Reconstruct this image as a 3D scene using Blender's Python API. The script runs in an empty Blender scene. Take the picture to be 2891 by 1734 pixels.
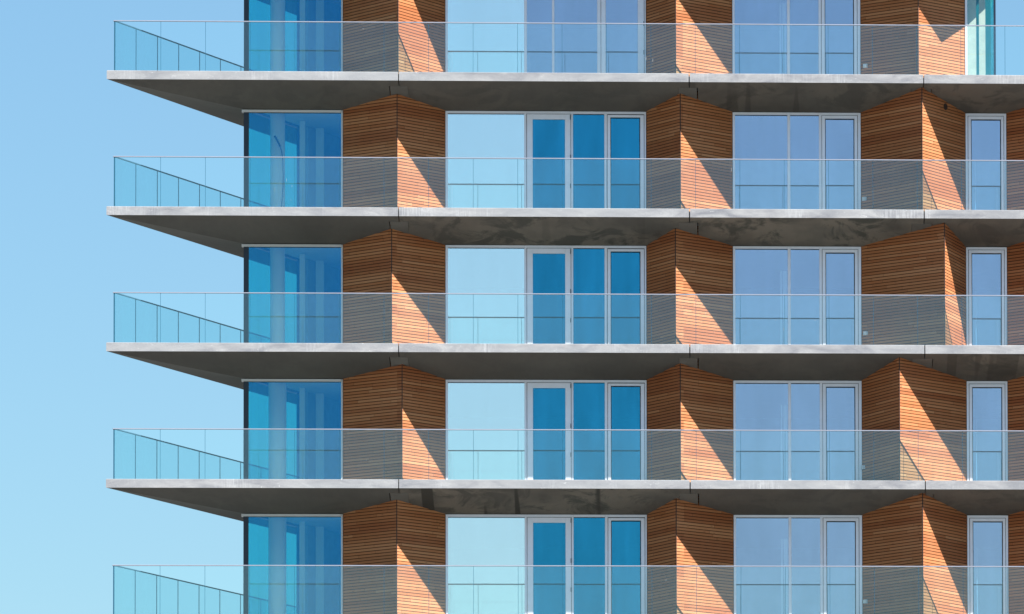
import bpy, math, random
from mathutils import Matrix, Vector

sc = bpy.context.scene
col = sc.collection
R = math.radians

# ------------------------------------------------------------------ camera, sky, sun, exposure
ZA = 34.02            # height of the first fully visible slab top above the ground
H = 3.05              # storey height
cam = bpy.data.cameras.new('camera')
cam.sensor_width = 36.0
cam.lens = 22037.79 / 2891 * 36
cam.shift_x = (1445.5 - 3345.08) / 2891
cam.shift_y = (3060.44 - 867.0) / 2891
cam.clip_start = 1.0
cam.clip_end = 20000
co = bpy.data.objects.new('camera', cam)
col.objects.link(co)
rt, up, fw = (.99818432, -.05994559, -.00588073), (.00249939, -.05632656, .99840927), (.06018148, .99661118, .05607446)
co.matrix_world = Matrix(((rt[0], up[0], -fw[0], 13.44517), (rt[1], up[1], -fw[1], -173.38009),
                          (rt[2], up[2], -fw[2], -32.42089 + ZA), (0, 0, 0, 1)))
sc.camera = co

SUN = Vector((1.4, -1.0, 1.475)).normalized()
elev = math.asin(SUN.z)
azim = math.atan2(SUN.x, SUN.y)
w = bpy.data.worlds.new('World')
sc.world = w
w.use_nodes = True
nt = w.node_tree
bg = nt.nodes['Background']
sky = nt.nodes.new('ShaderNodeTexSky')
sky.sky_type = 'NISHITA'
sky.sun_disc = False
sky.sun_elevation = elev
sky.sun_rotation = azim
sky.air_density = 1.3
sky.dust_density = 0.3
sky.ozone_density = 5.0
hs = nt.nodes.new('ShaderNodeMix')
hs.data_type = 'RGBA'
hs.blend_type = 'MULTIPLY'
hs.inputs[0].default_value = 1.0
hs.inputs[7].default_value = (0.83, 0.992, 1.055, 1)
nt.links.new(sky.outputs[0], hs.inputs[6])
nt.links.new(hs.outputs[2], bg.inputs[0])
bg.inputs[1].default_value = 0.0669

sl = bpy.data.lights.new('sun', 'SUN')
sl.energy = 5.0
sl.angle = R(0.53)
sl.color = (1.0, 0.975, 0.93)
so = bpy.data.objects.new('sun', sl)
col.objects.link(so)
so.rotation_euler = SUN.to_track_quat('Z', 'Y').to_euler()
so.location = (60, -60, 90)

sc.view_settings.view_transform = 'Standard'
sc.view_settings.look = 'None'
sc.view_settings.gamma = 1.0
sc.view_settings.exposure = 1.03
sc.render.engine = 'CYCLES'
sc.cycles.max_bounces = 10
sc.cycles.transparent_max_bounces = 32
sc.cycles.glossy_bounces = 6
sc.cycles.use_denoising = True
sc.cycles.caustics_reflective = False
sc.cycles.sample_clamp_indirect = 8

# ------------------------------------------------------------------ materials
class NT:
    def __init__(s, name):
        s.m = bpy.data.materials.new(name)
        s.m.use_nodes = True
        s.t = s.m.node_tree
        s.t.nodes.clear()
        s.out = s.n('ShaderNodeOutputMaterial')
    def n(s, ty, **k):
        x = s.t.nodes.new(ty)
        for a, b in k.items():
            setattr(x, a, b)
        return x
    def l(s, a, b):
        s.t.links.new(a, b)
    def math(s, op, a, b=None, c=None, clamp=False):
        x = s.n('ShaderNodeMath', operation=op, use_clamp=clamp)
        for i, v in enumerate((a, b, c)):
            if v is None: continue
            if isinstance(v, (int, float)): x.inputs[i].default_value = v
            else: s.l(v, x.inputs[i])
        return x.outputs[0]
    def mix(s, f, a, b, bt='MIX'):
        x = s.n('ShaderNodeMix', data_type='RGBA', blend_type=bt)
        for i, v in ((0, f), (6, a), (7, b)):
            if isinstance(v, (int, float)): x.inputs[i].default_value = v
            elif isinstance(v, tuple): x.inputs[i].default_value = v if len(v) == 4 else v + (1,)
            else: s.l(v, x.inputs[i])
        return x.outputs[2]
    def ramp(s, f, stops):
        x = s.n('ShaderNodeValToRGB')
        el = x.color_ramp.elements
        while len(el) < len(stops): el.new(.5)
        for e, (p, c) in zip(el, stops):
            e.position = p
            e.color = (c, c, c, 1) if isinstance(c, (int, float)) else tuple(c) + (1,)
        s.l(f, x.inputs[0])
        return x.outputs[0]
    def noise(s, vec, scale, detail=4, rough=.55, dist=0, dim='3D'):
        x = s.n('ShaderNodeTexNoise', noise_dimensions=dim)
        x.inputs['Scale'].default_value = scale
        x.inputs['Detail'].default_value = detail
        x.inputs['Roughness'].default_value = rough
        x.inputs['Distortion'].default_value = dist
        s.l(vec, x.inputs['Vector'])
        return x.outputs[0]
    def pos(s):
        return s.n('ShaderNodeNewGeometry').outputs['Position']
    def mapping(s, vec, sc_):
        x = s.n('ShaderNodeMapping')
        x.inputs['Scale'].default_value = sc_
        s.l(vec, x.inputs['Vector'])
        return x.outputs[0]
    def bsdf(s, color, rough, metal=0, spec=.5):
        b = s.n('ShaderNodeBsdfPrincipled')
        for k, v in (('Base Color', color), ('Roughness', rough), ('Metallic', metal)):
            if isinstance(v, tuple): b.inputs[k].default_value = v if len(v) == 4 else v + (1,)
            elif isinstance(v, (int, float)): b.inputs[k].default_value = v
            else: s.l(v, b.inputs[k])
        b.inputs['Specular IOR Level'].default_value = spec
        s.l(b.outputs[0], s.out.inputs[0])
        return b
    def bump(s, b, h, strength, dist=.01):
        x = s.n('ShaderNodeBump')
        x.inputs['Strength'].default_value = strength
        x.inputs['Distance'].default_value = dist
        s.l(h, x.inputs['Height'])
        s.l(x.outputs[0], b.inputs['Normal'])

def plain(name, c, rough=.5, metal=0, var=.08, scale=6.0):
    t = NT(name)
    p = t.pos()
    nz = t.noise(p, scale, 4)
    v = t.ramp(nz, [(.3, 1 - var), (.7, 1 + var)])
    t.bsdf(t.mix(1.0, tuple(c), v, 'MULTIPLY'), rough, metal)
    return t.m

# cast concrete of the slab edges: pale, with cloudy patches, vertical scratches, chalky specks
def fascia_mat():
    t = NT('fascia concrete')
    p = t.pos()
    cloud = t.noise(t.mapping(p, (1.0, 1, 3.2)), 1.3, 6, .65, .6)
    big = t.noise(t.mapping(p, (.45, .45, 5.0)), .55, 2, .5)
    streak = t.noise(t.mapping(p, (26, 26, 2.2)), 1.0, 5, .7, .4)
    fine = t.noise(p, 28, 4, .7)
    base = t.mix(t.ramp(cloud, [(.34, 0), (.66, 1)]), (.225, .224, .240), (.41, .40, .395))
    base = t.mix(t.ramp(big, [(.38, 0), (.62, .55)]), base, (.35, .355, .36))
    gate = t.ramp(t.noise(t.mapping(p, (.9, .9, .3)), .9, 2), [(.54, 0), (.64, 1)])
    base = t.mix(t.math('MULTIPLY', gate, t.ramp(streak, [(.45, 0), (.66, .6)])), base, (.54, .54, .54))
    base = t.mix(t.math('MULTIPLY', gate, t.ramp(streak, [(.22, .6), (.42, 0)])), base, (.23, .235, .25))
    chalk = t.noise(t.mapping(p, (7, 7, 16)), 1.0, 5, .75, 1.5)
    base = t.mix(t.ramp(chalk, [(.63, 0), (.70, .8)]), base, (.72, .72, .70))
    base = t.mix(1, base, t.ramp(fine, [(.3, .93), (.7, 1.06)]), 'MULTIPLY')
    b = t.bsdf(base, .85, 0, .2)
    t.bump(b, fine, .3)
    return t.m

# underside concrete: darker board-marked shutter face with smears
def soffit_mat():
    t = NT('soffit concrete')
    p = t.pos()
    # the finish differs from slab to slab: object colour holds how smeared (r) and how striped (g) it is
    oc = t.n('ShaderNodeSeparateColor'); t.l(t.n('ShaderNodeObjectInfo').outputs['Color'], oc.inputs[0])
    temper, strp = oc.outputs[0], oc.outputs[1]
    cloud = t.noise(t.mapping(p, (.5, .25, 1)), 1.0, 3, .5, .6)
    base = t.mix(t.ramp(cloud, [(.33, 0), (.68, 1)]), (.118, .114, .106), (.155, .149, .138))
    patch = t.ramp(t.noise(t.mapping(p, (.55, .5, 1)), 1.0, 3, .5), [(.34, 0), (.52, 1)])
    smear = t.noise(t.mapping(p, (1.0, .75, 1)), 1.25, 8, .66, .7)
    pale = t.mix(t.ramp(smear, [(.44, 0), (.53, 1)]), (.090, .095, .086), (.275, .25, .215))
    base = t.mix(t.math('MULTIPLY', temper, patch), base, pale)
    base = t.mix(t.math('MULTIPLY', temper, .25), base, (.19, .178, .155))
    stripe = t.noise(t.mapping(p, (1.9, .01, .2)), 1.0, 1, .4)
    base = t.mix(t.math('MULTIPLY', t.ramp(stripe, [(.38, 1), (.40, 0)]), strp), base, (.075, .073, .066))
    base = t.mix(1, base, t.ramp(t.noise(t.mapping(p, (1, .3, .3)), 9, 3, .6), [(.3, .96), (.7, 1.04)]), 'MULTIPLY')
    t.bsdf(base, .9, 0, .2)
    return t.m

# slatted timber: every board its own tone, joints along it, grain and knots
PITCH = .0687
def wood_mat():
    t = NT('larch boards')
    p = t.pos()
    sep = t.n('ShaderNodeSeparateXYZ'); t.l(p, sep.inputs[0])
    nrm = t.n('ShaderNodeSeparateXYZ'); t.l(t.n('ShaderNodeNewGeometry').outputs['Normal'], nrm.inputs[0])
    side = t.math('GREATER_THAN', nrm.outputs[0], 0)
    idx = t.math('FLOOR', t.math('DIVIDE', t.math('SUBTRACT', sep.outputs[2], ZA - 60), PITCH))
    colu = t.math('FLOOR', t.math('DIVIDE', sep.outputs[0], 6.4))
    def wn(a, b, c):
        x = t.n('ShaderNodeTexWhiteNoise', noise_dimensions='3D')
        cv = t.n('ShaderNodeCombineXYZ')
        for i, v in enumerate((a, b, c)):
            if isinstance(v, (int, float)): cv.inputs[i].default_value = v
            else: t.l(v, cv.inputs[i])
        t.l(cv.outputs[0], x.inputs['Vector'])
        return x.outputs[0]
    off = wn(idx, side, 3.7)
    along = t.math('ADD', sep.outputs[0], t.math('MULTIPLY', off, 3.1))
    seg = t.math('FLOOR', t.math('DIVIDE', along, 1.55))
    tone = wn(idx, seg, side)
    tone2 = wn(idx, seg, 9.3)
    base = t.ramp(tone, [(0, (.41, .146, .054)), (.35, (.465, .176, .069)), (.7, (.505, .200, .082)), (1, (.56, .244, .108))])
    base = t.mix(t.ramp(tone2, [(.90, 0), (.93, .25)]), base, (.46, .14, .045))
    # batches of darker, redder boards
    cvb = t.n('ShaderNodeCombineXYZ')
    t.l(t.math('MULTIPLY', colu, 7.3), cvb.inputs[0]); t.l(t.math('MULTIPLY', side, 3.1), cvb.inputs[1])
    t.l(t.math('MULTIPLY', idx, .21), cvb.inputs[2])
    batch = t.noise(cvb.outputs[0], 1.0, 1, .4)
    base = t.mix(t.ramp(batch, [(.52, 0), (.59, .7)]), base, (.34, .105, .038))
    # grain along the board
    cvg = t.n('ShaderNodeCombineXYZ')
    t.l(t.math('MULTIPLY', sep.outputs[0], 5.0), cvg.inputs[0])
    t.l(t.math('ADD', t.math('MULTIPLY', sep.outputs[2], 150.0), t.math('MULTIPLY', tone, 50.0)), cvg.inputs[2])
    g = t.noise(cvg.outputs[0], 1.0, 4, .6, .5)
    base = t.mix(1, base, t.ramp(g, [(.25, .92), (.7, 1.05)]), 'MULTIPLY')
    # knots
    kp = t.n('ShaderNodeCombineXYZ')
    t.l(t.math('MULTIPLY', sep.outputs[0], 6.5), kp.inputs[0])
    t.l(t.math('MULTIPLY', sep.outputs[2], 1 / PITCH), kp.inputs[2])
    vo = t.n('ShaderNodeTexVoronoi'); vo.inputs['Scale'].default_value = 1.0
    t.l(kp.outputs[0], vo.inputs['Vector'])
    knot = t.ramp(vo.outputs['Distance'], [(.10, 1), (.22, 0)])
    sel = t.math('GREATER_THAN', wn(idx, seg, t.math('FLOOR', t.math('MULTIPLY', sep.outputs[0], 3))), .72)
    base = t.mix(t.math('MULTIPLY', t.math('MULTIPLY', knot, sel), .6), base, (.19, .075, .035))
    # butt joints
    fr = t.math('FRACT', t.math('DIVIDE', along, 1.55))
    base = t.mix(t.math('MULTIPLY', t.math('LESS_THAN', fr, .004), .7), base, (.10, .045, .02))
    # greying / bleaching blotches
    blo = t.noise(p, 1.1, 4, .6)
    base = t.mix(t.ramp(blo, [(.45, 0), (.75, .25)]), base, (.56, .29, .145))
    t.bsdf(base, .7, 0, .25)
    return t.m

def glass_mat(name, T, Rf, Tg=None, vary=0.0, rough=0.0, ramp_fac=None):
    t = NT(name)
    tr = t.n('ShaderNodeBsdfTransparent')
    gl = t.n('ShaderNodeBsdfGlossy')
    gl.inputs['Roughness'].default_value = rough
    if Tg:
        lw = t.n('ShaderNodeLayerWeight'); lw.inputs['Blend'].default_value = .5
        t.l(t.mix(lw.outputs['Facing'], T, Tg), tr.inputs[0])
    else:
        tr.inputs[0].default_value = T + (1,)
    if vary:
        p = t.pos()
        a = t.noise(t.mapping(p, (1, 1, .35)), .9, 5, .6, .8)
        b = t.noise(t.mapping(p, (7, 7, .5)), 1, 3, .6)
        v = t.mix(.35, t.ramp(a, [(.3, 1 - vary), (.7, 1 + vary)]), t.ramp(b, [(.3, 1 - vary), (.7, 1 + vary)]))
        t.l(t.mix(1, Rf, v, 'MULTIPLY'), gl.inputs[0])
    else:
        gl.inputs[0].default_value = Rf + (1,)
    ad = t.n('ShaderNodeAddShader')
    t.l(tr.outputs[0], ad.inputs[0]); t.l(gl.outputs[0], ad.inputs[1])
    t.l(ad.outputs[0], t.out.inputs[0])
    return t.m

M = {}
M['fascia'] = fascia_mat()
M['terrace'] = plain('pale terrace screed', (.25, .235, .21), .9, 0, .08, 1.5)
M['soffit'] = soffit_mat()
M['wood'] = wood_mat()
M['gap'] = plain('dark backing and gap shade', (.035, .016, .010), .9)
M['trim'] = plain('dark corner bead', (.05, .028, .022), .7)
M['frame'] = plain('grey window frame', (.90, .87, .94), .38, .35, .03)
M['leaf'] = plain('pale sash frame', (.92, .89, .96), .38, .35, .03)
M['gasket'] = plain('black gasket', (.012, .014, .02), .5)
M['header'] = plain('anodised head trim', (.75, .76, .78), .35, 0, .03)
M['post'] = plain('navy corner post', (.014, .020, .040), .3)
M['rail'] = plain('anodised handrail', (.32, .33, .39), .35, 0, .04)
M['shaded_rail'] = plain('dark blue shaded side rail', (.035, .10, .15), .5)
M['block'] = plain('pale infill and lit facet concrete', (.165, .16, .148), .9, 0, .08, 3)
M['curtain'] = plain('pale curtain', (.58, .60, .58), .9)
M['added_partition'] = plain('grey blue partition', (.16, .22, .26), .8)
M['joint'] = plain('gap sealant', (.02, .02, .022), .9)
M['steel'] = plain('hinge steel', (.16, .17, .19), .4, .5)
M['white'] = plain('white plastic', (.80, .84, .86), .35, 0, .02)
M['room'] = plain('plaster wall', (.50, .52, .55), .8)
M['roomfloor'] = plain('floor plate', (.70, .70, .70), .8)
M['column'] = plain('painted column', (.90, .92, .88), .6, 0, .02)
M['dark'] = plain('dark partition', (.10, .11, .13), .8)
M['lamp'] = plain('black lamp steel', (.02, .02, .025), .4)
M['edge'] = plain('glass edge', (.02, .10, .16), .2)
M['rg'] = glass_mat('balustrade glass', (.938, .955, .945), (.058, .068, .068), (.62, .84, .89))
M['sky_pane'] = glass_mat('clear mirror glass', (.30, .35, .35), (.76, .715, .685), None, .02)
M['door_pane'] = glass_mat('deep blue glass', (.36, .50, .50), (.026, .195, .300), None, .18)
M['blue_pane'] = glass_mat('steel blue glass', (.55, .62, .62), (.32, .305, .370), None, .07)
M['corner_pane'] = glass_mat('teal corner glass', (.73, .80, .745), (.016, .098, .195), None, .05)
M['side_pane'] = glass_mat('side facade glass', (.30, .70, .70), (.05, .07, .08))
M['green_pane'] = glass_mat('green corner glass', (.87, .91, .88), (.012, .05, .07))

# ------------------------------------------------------------------ mesh helper
class MB:
    def __init__(s):
        s.v, s.f, s.mi = [], [], []
    def poly(s, pts, m=0):
        b = len(s.v)
        s.v += [tuple(p) for p in pts]
        s.f.append(tuple(range(b, b + len(pts)))); s.mi.append(m)
    def box(s, x0, x1, y0, y1, z0, z1, m=0, c=0.0):
        if c:
            return s.bevbox(x0, x1, y0, y1, z0, z1, m, c)
        b = len(s.v)
        s.v += [(x, y, z) for z in (z0, z1) for y in (y0, y1) for x in (x0, x1)]
        for q in ((0, 2, 3, 1), (4, 5, 7, 6), (0, 1, 5, 4), (2, 6, 7, 3), (0, 4, 6, 2), (1, 3, 7, 5)):
            s.f.append(tuple(b + i for i in q)); s.mi.append(m)
    def bevbox(s, x0, x1, y0, y1, z0, z1, m, c):
        # box with its four front (low y) edges chamfered
        o = [(x0, z0), (x1, z0), (x1, z1), (x0, z1)]
        i = [(x0 + c, z0 + c), (x1 - c, z0 + c), (x1 - c, z1 - c), (x0 + c, z1 - c)]
        b = len(s.v)
        s.v += [(x, y0, z) for x, z in i] + [(x, y0 + c, z) for x, z in o] + [(x, y1, z) for x, z in o]
        F = [(0, 1, 2, 3), (8, 11, 10, 9)]
        for k in range(4):
            n = (k + 1) % 4
            F += [(k, 4 + k, 4 + n, n), (4 + k, 8 + k, 8 + n, 4 + n)]
        for q in F:
            s.f.append(tuple(b + j for j in q)); s.mi.append(m)
    def prism(s, pts, z0, z1, m=0):
        n = len(pts)
        b = len(s.v)
        s.v += [(x, y, z0) for x, y in pts] + [(x, y, z1) for x, y in pts]
        s.f.append(tuple(b + i for i in reversed(range(n)))); s.mi.append(m)
        s.f.append(tuple(b + n + i for i in range(n))); s.mi.append(m)
        for i in range(n):
            j = (i + 1) % n
            s.f.append((b + i, b + j, b + n + j, b + n + i)); s.mi.append(m)
    def slab_along(s, a, d, l0, l1, off0, off1, z0, z1, m=0):
        # box along direction d from point a, offset sideways off0..off1
        n = (-d[1], d[0])
        P = lambda l, o: (a[0] + d[0] * l + n[0] * o, a[1] + d[1] * l + n[1] * o)
        s.prism([P(l0, off0), P(l1, off0), P(l1, off1), P(l0, off1)], z0, z1, m)
    def build(s, name, mats, parent=None, loc=(0, 0, 0)):
        me = bpy.data.meshes.new(name)
        me.from_pydata(s.v, [], s.f)
        if not isinstance(mats, (list, tuple)): mats = [mats]
        for m in mats: me.materials.append(m)
        me.polygons.foreach_set('material_index', s.mi)
        import bmesh
        bm = bmesh.new(); bm.from_mesh(me)
        bmesh.ops.recalc_face_normals(bm, faces=bm.faces)
        bm.to_mesh(me); bm.free()
        o = bpy.data.objects.new(name, me)
        col.objects.link(o)
        o.location = loc
        if parent: o.parent = parent
        return o

def copy_tree(o, parent, dz):
    c = o.copy(); col.objects.link(c); c.parent = parent
    c.location = (o.location.x, o.location.y, o.location.z + dz)
    for ch in [k for k in bpy.data.objects if k.parent == o]:
        d = ch.copy(); col.objects.link(d); d.parent = c
    return c

# ------------------------------------------------------------------ ground
g = MB()
g.box(-4000, 4000, -4000, 4000, -.5, 0)
gt = NT('paved ground')
gp = gt.pos()
gc = gt.mix(gt.ramp(gt.noise(gp, .08, 5), [(.35, 0), (.65, 1)]), (.16, .15, .135), (.21, .195, .175))
gt.bsdf(gc, .9, 0, .2)
go = g.build('ground', gt.m)
go['kind'] = 'structure'

# ------------------------------------------------------------------ building
D = 1.756            # depth of the balconies in front of the window plane
TH = .196            # slab edge height
ZB = -.537           # soffit level at the window plane
AL = 1.14095
sd = (math.cos(AL), math.sin(AL))          # direction of the side facade and the side balcony edge
S0 = (2.93, D)                             # front corner of the glazed side facade
J = [6.470, 12.943, 18.187, 25.0]
bld = bpy.data.objects.new('apartment_building', None)
col.objects.link(bld)
bld.location = (0, 0, 0)
bld['label'] = 'apartment tower with grey concrete balconies, glass railings and angular timber-clad fins'
bld['category'] = 'building'

def zs(y, left=None):
    return -TH + (ZB + TH) * min(y, DE) / D
DE = D + .06
LL = 12.0
C1 = .010            # chamfer of the slab edges

def slab_left():
    m = MB()
    x1 = J[0] - .010
    n1 = J[0] - .225
    W = (3.02, DE)
    W2 = (W[0] + sd[0] * (LL - 2), W[1] + sd[1] * (LL - 2))
    L2 = (sd[0] * LL, sd[1] * LL)
    F = .34
    # top, inset by the chamfer
    c = C1
    top = [(c * 1.3, c), (x1, c), (x1, F), (n1, F), (n1, DE), W, W2, (L2[0] + c, L2[1])]
    m.poly([(x, y, 0) for x, y in top], 2)
    # chamfers and edges
    m.poly([(c * 1.3, c, 0), (x1, c, 0), (x1, 0, -c), (0, 0, -c)], 0)
    m.poly([(c * 1.3, c, 0), (0, 0, -c), (L2[0], L2[1], -c), (L2[0] + c, L2[1], 0)], 0)
    m.poly([(0, 0, -c), (x1, 0, -c), (x1, 0, -TH), (0, 0, -TH)], 0)
    m.poly([(0, 0, -c), (0, 0, -TH), (L2[0], L2[1], -TH), (L2[0], L2[1], -c)], 0)
    # joint sides
    m.poly([(x1, 0, -c), (x1, c, 0), (x1, F, 0), (x1, F, zs(F)), (x1, 0, -TH)], 1)
    m.poly([(x1, F, 0), (n1, F, 0), (n1, F, zs(F)), (x1, F, zs(F))], 1)
    m.poly([(n1, F, 0), (n1, DE, 0), (n1, DE, zs(DE)), (n1, F, zs(F))], 1)
    m.poly([(n1, DE, 0), (W[0], W[1], 0), (W[0], W[1], zs(DE)), (n1, DE, zs(DE))], 1)
    m.poly([(W[0], W[1], 0), (W2[0], W2[1], 0), (W2[0], W2[1], ZB), (W[0], W[1], zs(DE))], 1)
    m.poly([(W2[0], W2[1], 0), (L2[0], L2[1], 0), (L2[0], L2[1], -TH), (W2[0], W2[1], ZB)], 1)
    # soffit: front facet and side facet meet on a crease from the corner
    m.poly([(0, 0, -TH), (x1, 0, -TH), (x1, F, zs(F)), (n1, F, zs(F)), (n1, DE, zs(DE)), (W[0], W[1], zs(DE))], 1)
    m.poly([(0, 0, -TH), (W[0], W[1], zs(DE)), (W2[0], W2[1], ZB), (L2[0], L2[1], -TH)], 3)  # side facet takes the paler concrete: bounced light put into its colour
    return m

def slab_mid(xa, xb, na, nb, right_dir=None):
    # xa..xb front edge, na..nb where the notch for the joint blocks sits
    m = MB()
    c, F = C1, .34
    if right_dir:
        re = lambda y: xb + right_dir * y
        pts = [(xa, F), (xb + right_dir * F, F), (re(DE), DE), (na, DE), (na, F)]
    top = [(xa, c), (xb + (right_dir or 0) * c, c)]
    if right_dir is None:
        top += [(xb, F), (nb, F), (nb, DE)]
    else:
        top += [(xb + right_dir * DE, DE)]
    top += [(na, DE), (na, F), (xa, F)]
    m.poly([(x, y, 0) for x, y in top], 2)
    m.poly([(xa, c, 0), (xb, c, 0), (xb, 0, -c), (xa, 0, -c)], 0)
    m.poly([(xa, 0, -c), (xb, 0, -c), (xb, 0, -TH), (xa, 0, -TH)], 0)
    bot = [(xa, 0)] + [(xb, 0)] + [(x, y) for x, y in top[2:]]
    m.poly([(x, y, zs(y)) for x, y in bot], 1)
    if right_dir is not None:
        bot = [(xa, 0), (xb, 0), (18.95, DE), (na, DE), (na, F), (xa, F)]
        m.f.pop(); m.mi.pop(); del m.v[-len(top):]
        m.poly([(x, y, zs(y)) for x, y in bot], 1)
        e = xb + right_dir * DE
        m.poly([(xb, 0, -TH), (e, DE, -TH), (18.95, DE, zs(DE))], 1)
        m.poly([(xb, 0, -c), (e, DE, 0), (e, DE, -TH), (xb, 0, -TH)], 0)
        m.poly([(xb, 0, -c), (xb, c, 0), (e, DE, 0)], 0)
        m.poly([(e, DE, 0), (18.95, DE, 0), (18.95, DE, zs(DE)), (e, DE, -TH)], 1)
    n = len(bot)
    for i in range(2 if right_dir is not None else 1, n):
        a, b = bot[i], bot[(i + 1) % n]
        m.poly([(a[0], a[1], zs(a[1])), (b[0], b[1], zs(b[1])), (b[0], b[1], 0 if b[1] > 0 else -c), (a[0], a[1], 0 if a[1] > 0 else -c)], 0 if (right_dir is not None and i == 1) else 1)
    return m

def block(xa, xb):
    m = MB()
    y0, y1, e = .345, DE - .002, .004
    P = [(xa, y0), (xb, y0), (xb, y1), (xa, y1)]
    m.poly([(x, y, -.003) for x, y in P]); m.poly([(x, y, zs(y) - e) for x, y in P])
    for i in range(4):
        a, b = P[i], P[(i + 1) % 4]
        m.poly([(a[0], a[1], -.003), (b[0], b[1], -.003), (b[0], b[1], zs(b[1]) - e), (a[0], a[1], zs(a[1]) - e)])
    return m

FS = [M['fascia'], M['soffit'], M['terrace'], M['block']]
first = {}
SMEAR = {'s0': {0: .12, 1: .05, 2: .05, 3: .08}, 's1': {0: .15, 1: .75, 2: .08, 3: .8}, 's2': {0: .35, 1: 1.0, 2: .08, 3: .15}, 's3': {0: .35, 1: .4, 2: .6, 3: .2}}
STRIPE = {('s1', 3): 1.0, ('s2', 0): .5, ('s3', 2): .5, ('s1', 1): .2}
def floors(key, maker, rows, z_of=lambda r: ZA - r * H):
    """one mesh, copied to every storey"""
    o0 = None
    res = []
    for r in rows:
        if o0 is None:
            o0 = maker(); o0.location.z = z_of(r); r0 = r; o = o0
        else:
            o = copy_tree(o0, bld, z_of(r) - z_of(r0))
        o.color = (SMEAR.get(key, {}).get(r, .1), STRIPE.get((key, r), 0), 0, 1)
        res.append(o)
    first[key] = res
    return res

ALLR = list(range(0, 11))
floors('s0', lambda: slab_left().build('balcony_slab', FS, bld), [-1] + ALLR)
floors('s1', lambda: slab_mid(J[0] + .010, J[1] - .012, J[0] + .195, J[1] - .24).build('balcony_slab', FS, bld), [-1] + ALLR)
floors('s2', lambda: slab_mid(J[1] + .012, J[2] - .011, J[1] + .195, J[2] - .27).build('balcony_slab', FS, bld), [-1] + ALLR)
floors('s3', lambda: slab_mid(J[2] + .011, J[3] - .01, J[2] + .195, J[3] - .24).build('balcony_slab', FS, bld), ALLR)
floors('s4', lambda: slab_mid(J[3] + .01, 31.4, J[3] + .195, 31.1).build('balcony_slab', FS, bld), ALLR)
floors('s3r', lambda: slab_mid(J[2] + .011, 20.42, J[2] + .195, 0, .13).build('balcony_slab', FS, bld), [-1])
floors('b0', lambda: block(J[0] - .205, J[0] + .190).build('joint_block', M['block'], bld), [-1] + ALLR)
floors('b1', lambda: block(J[1] - .236, J[1] + .170).build('joint_block', M['block'], bld), [-1] + ALLR)
floors('b3', lambda: block(J[3] - .236, J[3] + .18).build('joint_block', M['block'], bld), ALLR)
floors('b2', lambda: block(J[2] - .264, J[2] + .180).build('joint_block', M['block'], bld), [-1] + ALLR)

# floor plates inside (their undersides are the ceilings of the rooms)
def plate(x1, back):
    m = MB()
    bx = 3.06 + (back - DE) * sd[0] / sd[1]
    m.prism([(3.06, DE + .006), (x1, DE + .006), (x1, back), (bx, back)], ZB + .03, -.012)
    return m
floors('p', lambda: plate(29.6, 14).build('floor_plate', M['roomfloor'], bld), ALLR)
floors('pr', lambda: plate(19.9, 14).build('roof_plate', M['roomfloor'], bld), [-1])

# ---- balustrades: one per storey, handrail mesh with the glass panels as its children
RX, RY, RH, P_ = .169, .089, 1.14, .99072
rng = random.Random(4)
def balustrade(xend):
    m = MB()
    m.box(RX - .03, xend, RY - .022, RY + .022, RH - .021, RH, 0, .004)
    m.slab_along((RX, RY), sd, .03, 9.4, -.016, .016, RH - .022, RH - .0005, 1)  # side rail coloured dark to stand for its shaded underside
    o = m.build('balcony_railing', [M['rail'], M['shaded_rail']], bld)
    gl, ed = M['rg'], M['edge']
    zt = RH - .0225
    x = RX + .016
    k = 0
    while x < xend - .1:
        nx = min(RX + (k + 1) * P_ + .035, xend)
        q = MB()
        q.box(x, nx - .0085, RY - .006, RY + .006, .001, zt, 0)
        # polished green edges of the pane
        q.box(nx - .008, nx - .0005, RY - .0058, RY + .0058, .001, zt, 1)
        q.build('glass_panel', [gl, ed], o)
        x = nx + .001
        k += 1
    for k in range(9):
        q = MB()
        l0 = k * P_ + (.012 if k == 0 else .004)
        l1 = (k + 1) * P_ - .016
        q.slab_along((RX, RY), sd, l0, l1, -.006, .006, .001, zt, 0)
        q.slab_along((RX, RY), sd, l1, l1 + .009, -.007, .007, .001, zt, 1)
        if k == 0:
            q.box(RX - .014, RX + .014, RY - .008, RY + .008, .001, zt, 1)
        q.build('glass_panel', [gl, ed], o)
    return o
floors('rail', lambda: balustrade(31.2), [0, 1, 2, 3, 4, 5])

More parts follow.
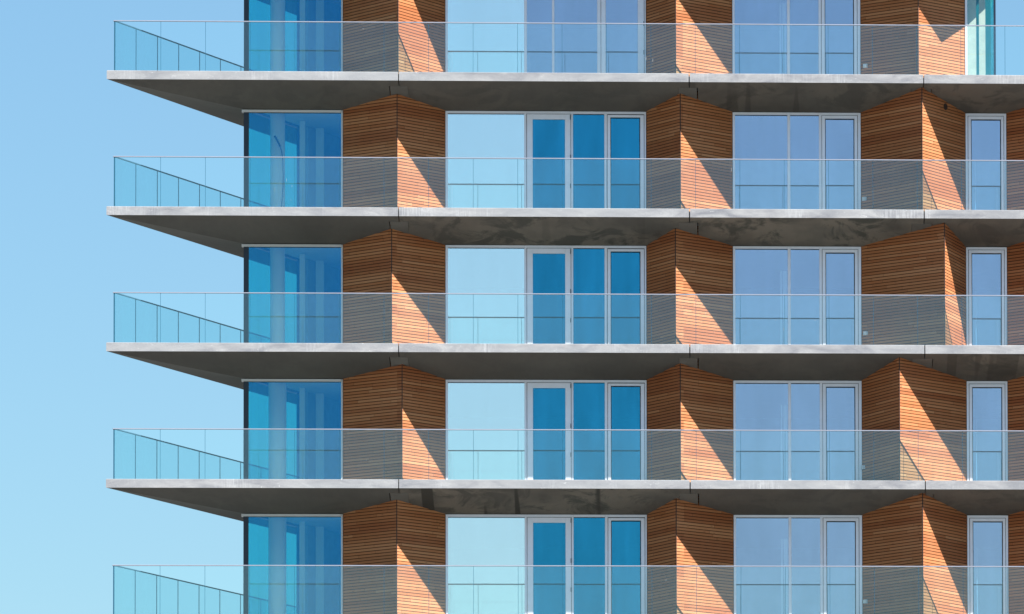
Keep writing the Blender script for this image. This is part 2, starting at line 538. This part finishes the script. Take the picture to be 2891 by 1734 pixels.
# bird droppings and drips dried on the outside of the front glass
M['dirt'] = plain('dried white droppings', (.40, .40, .39), .9, 0, .1, 40)
drng = random.Random(9)
marks = {0: [(5.68, .98, .02, .045), (11.98, .34, .014, .13), (12.13, .30, .012, .14), (11.95, .15, .01, .05)],
         1: [(3.98, .62, .010, .13), (3.72, .40, .010, .12), (4.10, .48, .008, .10), (4.08, .17, .02, .02), (13.88, .90, .010, .16)],
         2: [(13.30, .70, .010, .12), (15.04, .36, .014, .10), (14.86, .56, .02, .02), (15.74, .56, .022, .03)],
         3: [(5.75, .44, .016, .03), (17.42, .42, .018, .018)],
         4: [(12.4, .82, .010, .10)]}
for rr, L in marks.items():
    rail = first['rail'][rr]
    for (mx, mz, mw, mh) in L:
        mw, mh = mw * .7, mh * .75
        q = MB()
        n = 9
        ptsL = []
        for i in range(n):
            a = 2 * math.pi * i / n
            k = drng.uniform(.6, 1.1)
            ptsL.append((mx + mw / 2 * math.cos(a) * k + math.sin(a) * mw * .25, mz + mh / 2 * math.sin(a) * k))
        q.poly([(x, RY - .0085, z) for x, z in ptsL])
        b = [(x, RY - .0065, z) for x, z in ptsL]
        for i in range(n):
            j = (i + 1) % n
            q.poly([(ptsL[i][0], RY - .0085, ptsL[i][1]), (ptsL[j][0], RY - .0085, ptsL[j][1]), b[j], b[i]])
        q.poly(b[::-1])
        q.build('dirt_mark', M['dirt'], rail)

# ---- timber fins
WT = H + ZB + .03
def fin(xl, xr, ax, ay, r, zt=H - .2):
    """folded timber screen: left and right board faces meet on an edge at (ax, ay)"""
    m = MB()
    nb = int(zt / PITCH) + 1
    z_off = ((ZA - (r + 1) * H) - (ZA - 60)) % PITCH     # align boards with the tone cells of the material
    inset = .030
    def ring(z, d):
        # d = how far inside the outer face
        fl = math.hypot(ax - xl, D - ay); fr = math.hypot(xr - ax, D - ay)
        return [(xl + d * .9, D + .02, z), (ax, ay + d * 1.35, z), (xr - d * .9, D + .02, z)]
    zz = -z_off
    while zz < zt:
        z0, z1 = max(zz + .0140, .0), min(zz + PITCH, zt)
        if z1 - z0 > .01:
            a, b, ai, bi = ring(z0, 0), ring(z1, 0), ring(z0, inset), ring(z1, inset)
            for i in (0, 1):
                m.poly([a[i], a[i + 1], b[i + 1], b[i]], 0)
                m.poly([b[i], b[i + 1], bi[i + 1], bi[i]], 1)  # inset board faces painted dark: groove shade put into the colour
                m.poly([ai[i], ai[i + 1], a[i + 1], a[i]], 1)
                m.poly([ai[i], bi[i], bi[i + 1], ai[i + 1]], 1)
            m.poly([a[0], b[0], bi[0], ai[0]], 1)
            m.poly([a[2], b[2], bi[2], ai[2]], 1)
        zz += PITCH
    z = ZA - (r + 1) * H
    # board boundary lands on the material cell: shift cell origin through z_off
    o = m.build('timber_fin', [M['wood'], M['gap']], bld, (0, 0, z))
    c = MB()
    c.prism([(xl + .006, D + .060), (xl + .030, D + .024), (ax, ay + inset * 1.35 + .006), (xr - .030, D + .024), (xr - .006, D + .060)], .0005, zt, 0)
    c.build('fin_backing', M['gap'], o)
    t = MB()
    t.prism([(ax - .011, ay + .010), (ax, ay - .006), (ax + .011, ay + .010), (ax, ay + .022)], .001, zt + .002, 0)
    t.build('corner_bead', M['trim'], o)
    return o

W1, W2_, W3, W4 = (3.04, 5.147), (7.451, 11.963), (13.914, 16.805), (19.176, 20.098)
fins = {
    -1: [(6.450, .24), (12.640, .66), (18.090, .79)],
    0: [(6.405, .775), (12.740, .67), (18.152, .24)],
    1: [(6.284, .775), (12.624, .67), (18.644, .255)],
    2: [(6.515, .775), (12.727, .67), (17.623, .23)],
    3: [(6.396, .775), (12.628, .65), (18.131, .25)],
    4: [(6.300, .775), (12.720, .66), (17.900, .24)],
}
spans = [(W1[1] + .004, W2_[0] - .004), (W2_[1] + .004, W3[0] - .004), (W3[1] + .004, W4[0] - .004)]
for r, L in fins.items():
    for (ax, ay), (xl, xr) in zip(L, spans):
        f = fin(xl, xr, ax, ay, r)
    if r >= 0:
        fin(W4[1] + .004, 22.367, 21.22, .77, r)
        fin(26.887, 29.2, 28.05, .66, r)
    # white outdoor socket on the left face of the third fin
    ax, ay = L[2]
    xs, zr = {-1: (16.93, .505), 0: (16.90, .52), 1: (16.915, .515), 2: (16.855, .525), 3: (16.89, .53), 4: (16.9, .52)}[r]
    tt = (xs - spans[2][0]) / (ax - spans[2][0])
    ys = D + .02 + (ay - D - .02) * tt
    q = MB()
    dl = Vector((ax - spans[2][0], ay - D - .02)).normalized()
    q.slab_along((xs, ys), (dl.x, dl.y), -.045, .045, -.055, -.002, zr - .045, zr + .04)
    q.slab_along((xs, ys), (dl.x, dl.y), -.036, .036, -.062, -.0555, zr - .036, zr + .03)
    q.build('outdoor_socket', M['white'], bld, (0, 0, ZA - (r + 1) * H))
    if r == 0:
        # round louvred vent high on the right face
        dr = Vector((spans[2][1] - ax, D + .02 - ay)).normalized()
        xv = 18.70
        yv = ay + (D + .02 - ay) * (xv - ax) / (spans[2][1] - ax)
        n = Vector((dr.y, -dr.x))
        q = MB()
        N = 20
        cz = 2.52
        def ringv(rad, o):
            return [(xv + dr.x * rad * math.cos(a) + n.x * o, yv + dr.y * rad * math.cos(a) + n.y * o, cz + rad * math.sin(a)) for a in [2 * math.pi * i / N for i in range(N)]]
        A, B, Cc = ringv(.075, .001), ringv(.075, .014), ringv(.058, .014)
        Dd = ringv(.058, .003)
        for X, Y in ((A, B), (B, Cc), (Cc, Dd)):
            for i in range(N):
                j = (i + 1) % N
                q.poly([X[i], X[j], Y[j], Y[i]])
        q.poly(Dd)
        for k in range(-2, 3):
            q.slab_along((xv, yv), (dr.x, dr.y), -.05, .05, -.012, -.004, cz + k * .022 - .003, cz + k * .022 + .004)
        q.build('vent_grille', M['trim'], bld, (0, 0, ZA - H))

# ---- windows: frame mesh with panes, door leaves and hinges as children
FT = H - .552
def add_pane(fr, x0, x1, z1, mat, y=D + .035, z0=.05):
    q = MB(); q.box(x0, x1, y, y + .02, z0, z1, 0)
    o = q.build('pane', mat, fr)
    if mat is M['sky_pane']: o['label'] = 'wide pane mirroring the pale blue sky'
    if mat is M['door_pane']: o['label'] = 'narrow pane of deep blue glass'
    return o
def add_leaf(fr, x0, x1, gx0, gx1, z1, gz1, mat, name='door', hinges=False, gasket=True):
    q = MB()
    y0, y1 = D - .012, D + .04
    q.box(x0, gx0, y0, y1, .03, z1, 0, .003)
    q.box(gx1, x1, y0, y1, .03, z1, 0, .003)
    q.box(gx0 + .0005, gx1 - .0005, y0 + .001, y1, gz1, z1 - .001, 0)
    q.box(gx0 + .0005, gx1 - .0005, y0 + .001, y1, .031, .15, 0)
    if gasket:
        q.box(gx0 + .001, gx0 + .013, y0 + .006, y1, .151, gz1 - .001, 1)
        q.box(gx1 - .019, gx1 - .001, y0 + .006, y1, .151, gz1 - .001, 1)
        q.box(gx0 + .014, gx1 - .020, y0 + .006, y1, gz1 - .019, gz1 - .0015, 1)
    # narrow shadow gap between leaf and frame
    q.box(x0 - .007, x0 - .001, y0 + .014, y1, .03, z1 + .006, 1)
    q.box(x1 + .001, x1 + .007, y0 + .014, y1, .03, z1 + .006, 1)
    q.box(x0, x1, y0 + .014, y1, z1 + .001, z1 + .007, 1)
    q.box(gx0 + .002, gx1 - .002, D + .018, D + .034, .16, gz1 - .002, 2)
    o = q.build(name, [M['leaf'], M['gasket'], mat], fr)
    if hinges:
        for hz in (2.36, 1.455, .80):
            h = MB(); h.box(x1 - .012, x1 + .010, D - .032, D - .0125, hz - .05, hz + .05, 0, .004)
            h.build('hinge', M['steel'], fr)
    return o
def frame(x0, x1, cols, name='window', head=None):
    """cols = solid vertical strips (x0, x1)"""
    q = MB()
    hb = head or FT - .057
    y0, y1 = D, D + .07
    cols = sorted(cols)
    for a, b in cols:
        q.box(a, b, y0, y1, 0.002, FT, 0, .004)
    for (a, b), (c, d) in zip(cols, cols[1:]):
        q.box(b + .0004, c - .0004, y0 + .002, y1, hb, FT - .001, 0)
        q.box(b + .0004, c - .0004, y0 + .002, y1, .002, .045, 0)
    # glazing bead seen as a dark line under the head
    for (a, b), (c, d) in zip(cols, cols[1:]):
        q.box(b + .001, c - .001, y0 + .02, y1 - .005, hb - .012, hb - .0005, 1)
    q.box(x0 + .002, x1 - .002, y0 + .02, y1, FT + .0005, FT + .03, 1)
    return q.build(name, [M['frame'], M['gasket']], bld)

def window_two():
    o = frame(7.451, 11.963, [(7.451, 7.503), (9.221, 9.272), (10.272, 10.320), (11.022, 11.086), (11.923, 11.963)])
    add_pane(o, 7.5, 9.224, FT - .058, M['sky_pane'])
    add_leaf(o, 9.281, 10.264, 9.412, 10.137, 2.43, 2.312, M['door_pane'], 'door', True, False)
    add_pane(o, 10.317, 11.025, FT - .058, M['door_pane'])
    add_leaf(o, 11.094, 11.915, 11.161, 11.831, 2.421, 2.365, M['door_pane'], 'casement')
    return o
def shifted(o, dx):
    o.location.x += dx
    return o
def window_two_top():
    o = frame(7.451, 11.963, [(7.451, 7.503), (9.224, 9.284), (9.850, 9.902), (10.867, 10.947), (11.929, 11.963)])
    add_pane(o, 7.5, 9.227, FT - .058, M['sky_pane'])
    add_pane(o, 9.281, 9.853, FT - .058, M['blue_pane'])
    add_pane(o, 9.899, 10.870, FT - .058, M['blue_pane'])
    add_leaf(o, 10.955, 11.921, 11.059, 11.781, 2.43, 2.312, M['blue_pane'], 'door', True, False)
    return o
def window_three():
    o = frame(13.914, 16.805, [(13.914, 13.966), (15.149, 15.213), (15.861, 15.922), (16.738, 16.805)])
    add_pane(o, 13.963, 15.152, FT - .058, M['blue_pane'])
    add_pane(o, 15.210, 15.864, FT - .058, M['blue_pane'])
    add_leaf(o, 15.930, 16.730, 16.001, 16.661, 2.43, 2.361, M['blue_pane'], 'casement')
    return o
def window_four():
    o = frame(19.176, 20.098, [(19.176, 19.228), (20.046, 20.098)])
    add_leaf(o, 19.236, 20.038, 19.300, 19.978, 2.43, 2.361, M['blue_pane'], 'casement')
    return o
def corner_window():
    q = MB()
    q.box(5.112, 5.147, D, D + .07, .002, FT, 0, .004)
    q.box(2.885, 5.1115, D - .03, D + .07, FT - .055, FT, 0, .004)
    q.box(2.885, 2.93, D + .0705, D + .12, FT - .055, FT, 0)
    q.box(3.045, 5.1115, D + .004, D + .06, .002, .03, 0)
    q.box(3.045, 5.111, D + .02, D + .06, FT - .064, FT - .0555, 1)
    o = q.build('corner_window', [M['header'], M['gasket']], bld)
    add_pane(o, 3.046, 5.114, FT - .056, M['corner_pane'], z0=.03)
    # corner post, and the glazed side facade going back from it
    p = MB()
    p.prism([(2.930, D + .002), (3.042, D + .002), (3.042, D + .06), (2.958, D + .065)], .002, FT - .056)
    p.build('corner_post', M['post'], o)
    s = MB()
    s.slab_along(S0, sd, .08, 2.52, -.04, -.02, .02, FT - .02, 0)
    s.build('side_pane', M['side_pane'], o)
    s = MB()
    s.slab_along(S0, sd, 2.53, 2.62, -.09, -.01, .01, FT + .03, 0)
    s.build('mullion', M['post'], o)
    return o

floors('w1', corner_window, [0, 1, 2, 3, 4, 5], lambda r: ZA - r * H)
floors('w2t', window_two_top, [0])
floors('w2', window_two, [1, 2, 3, 4, 5])
floors('w5', lambda: shifted(window_two(), 14.92), [1, 2, 3, 4, 5])
floors('w3', window_three, [0, 1, 2, 3, 4, 5])
floors('w4', window_four, [1, 2, 3, 4, 5])

# right-hand corner room on the top storey: glazed, then open sky
def right_corner():
    q = MB()
    q.box(19.176, 19.228, D, D + .07, .002, FT, 0, .004)
    q.box(19.2285, 19.90, D, D + .07, FT - .055, FT, 0)
    q.box(19.2285, 19.82, D + .004, D + .06, .002, .03, 0)
    o = q.build('corner_window', [M['leaf'], M['gasket']], bld, (0, 0, ZA))
    add_pane(o, 19.226, 19.822, FT - .056, M['green_pane'], z0=.03)
    p = MB(); p.prism([(19.822, D + .002), (19.870, D + .002), (19.870, D + .06), (19.83, D + .06)], .002, FT - .001)
    p.build('corner_post', M['post'], o)
    s = MB(); s.box(19.838, 19.858, D + .062, D + 4.0, .02, FT - .02)
    s.build('side_pane', M['side_pane'], o)
    c = MB()
    c.box(19.235, 19.432, D + .12, D + .15, .01, FT - .01)
    c.build('curtain', M['curtain'], o)
    c = MB()
    c.box(19.495, 19.640, D + .12, D + .15, .01, FT - .01)
    c.build('curtain', M['curtain'], o)
    c = MB()
    c.box(18.80, 19.79, D + .90, D + .94, .01, FT - .01)
    c.build('added_partition', M['added_partition'], o)  # added behind the pane to block the bright sky
    return o
right_corner()

# ---- rooms behind the glass
def room_walls(right=True):
    q = MB()
    q.slab_along(S0, sd, 2.63, 12.5, -.25, -.02, .0, H + ZB + .02, 0)     # solid part of the side facade
    q.box(5.4, 5.6, D + .1, 8.0, 0, H + ZB + .02, 0)
    q.box(12.1, 12.3, D + .1, 8.0, 0, H + ZB + .02, 0)
    q.box(17.3, 17.5, D + .1, 8.0, 0, H + ZB + .02, 0)
    q.box(5.0, 19.6, 8.0, 8.2, 0, H + ZB + .02, 0)
    q.box(5.16, 7.43, D + .07, D + .25, 0, H + ZB + .02, 0)
    q.box(11.98, 13.90, D + .07, D + .25, 0, H + ZB + .02, 0)
    q.box(16.82, 19.16, D + .07, D + .25, 0, H + ZB + .02, 0)
    return q.build('inner_wall', M['room'], bld)
floors('room', room_walls, [0, 1, 2, 3, 4, 5])
def far_walls():
    q = MB()
    q.box(20.11, 22.35, D + .07, D + .25, 0, H + ZB + .02, 0)
    q.box(26.9, 29.55, D + .07, D + .25, 0, H + ZB + .02, 0)
    q.box(29.35, 29.55, D + .25, 7.99, 0, H + ZB + .02, 0)
    q.box(22.2, 22.35, D + .26, 7.99, 0, H + ZB + .02, 0)
    q.box(19.62, 29.55, 8.0, 8.2, 0, H + ZB + .02, 0)
    return q.build('inner_wall', M['room'], bld)
floors('far', far_walls, [1, 2, 3, 4, 5])
def room_column(rad=.165):
    q = MB()
    N = 32
    q.prism([(3.655 + rad * math.cos(2 * math.pi * i / N), 2.38 + rad * math.sin(2 * math.pi * i / N)) for i in range(N)], 0, H + ZB + .02)
    o = q.build('room_column', M['column'], bld)
    for p in o.data.polygons: p.use_smooth = len(p.vertices) == 4
    return o
floors('c', room_column, [0, 1, 2])
floors('c2', lambda: room_column(.20), [3, 4])
def room_partition():
    q = MB()
    q.box(4.10, 4.22, 3.3, 3.5, 0, H + ZB + .02, 0)
    q.box(4.42, 4.60, 4.2, 4.4, 0, H + ZB + .02, 0)
    return q.build('room_partition', M['column'], bld)
floors('rp', room_partition, [0, 1, 2, 3, 4])
def door_jamb():
    q = MB()
    q.box(14.98, 15.02, D + .35, D + .42, 0, 2.0, 0)
    q.box(15.045, 15.13, D + .35, D + .42, 0, 2.0, 0)
    return q.build('inner_door', M['column'], bld)
floors('ij', door_jamb, [0, 2, 3, 4])

# ---- storeys below the picture, so that the tower stands on the ground
q = MB()
zb = ZA - 5 * H + ZB + .0
bx = 3.06 + (14 - DE) * sd[0] / sd[1]
q.prism([(3.0, D + .1), (29.5, D + .1), (29.5, 13.9), (bx, 13.9)], 0.0, ZA - 5 * H + ZB - .002)
q.build('lower_walls', M['wood'], bld)

# ---- arched floor lamp standing in the corner room of the second storey
lm = MB()
def tube(m, pts, rad, N=8):
    rings = []
    for i, p in enumerate(pts):
        a = Vector(pts[max(i - 1, 0)]); b = Vector(pts[min(i + 1, len(pts) - 1)])
        d = (b - a).normalized()
        u = d.cross(Vector((0, 1, 0)));
        if u.length < 1e-3: u = Vector((1, 0, 0))
        u.normalize(); v = d.cross(u)
        rings.append([Vector(p) + u * rad * math.cos(2 * math.pi * k / N) + v * rad * math.sin(2 * math.pi * k / N) for k in range(N)])
    for A, B in zip(rings, rings[1:]):
        for k in range(N):
            n = (k + 1) % N
            m.poly([A[k], A[n], B[n], B[k]])
    m.poly(rings[0][::-1]); m.poly(rings[-1])
zf = ZA - H
arc = []
for i in range(25):
    a = math.pi * (1.05 - 1.28 * i / 24)
    arc.append((3.60 + .18 * math.cos(a) * (1 if math.cos(a) < 0 else 1), 2.08, 1.0 + .95 * math.sin(a) if math.sin(a) > 0 else 1.0 + .95 * math.sin(a)))
pts = [(3.62, 2.08, 1.93), (3.66, 2.08, 1.86), (3.72, 2.08, 1.74), (3.765, 2.08, 1.60), (3.785, 2.08, 1.4), (3.795, 2.08, 1.1), (3.79, 2.08, .8), (3.77, 2.08, .5), (3.74, 2.08, .2), (3.72, 2.08, .03)]
lamp = bpy.data.objects.new('floor_lamp', None)
col.objects.link(lamp)
lamp.location = (3.72, 2.08, zf)
lamp['label'] = 'slim dark curved floor lamp behind the corner glass in front of the round column'
lamp['category'] = 'lamp'
m1 = MB(); tube(m1, [(x - 3.72, y - 2.08, z) for x, y, z in pts], .010)
m1.build('stem', M['lamp'], lamp)
m2 = MB()
N = 20
m2.prism([(.14 * math.cos(2 * math.pi * i / N), .14 * math.sin(2 * math.pi * i / N)) for i in range(N)], .0, .03)
m2.build('lamp_base', M['lamp'], lamp)
m3 = MB(); tube(m3, [(x - 3.72, y - 2.08, z) for x, y, z in ((3.60, 2.08, 1.965), (3.64, 2.08, 1.90), (3.70, 2.08, 1.785), (3.725, 2.08, 1.73))], .021)
m3.build('lamp_head', M['lamp'], lamp)
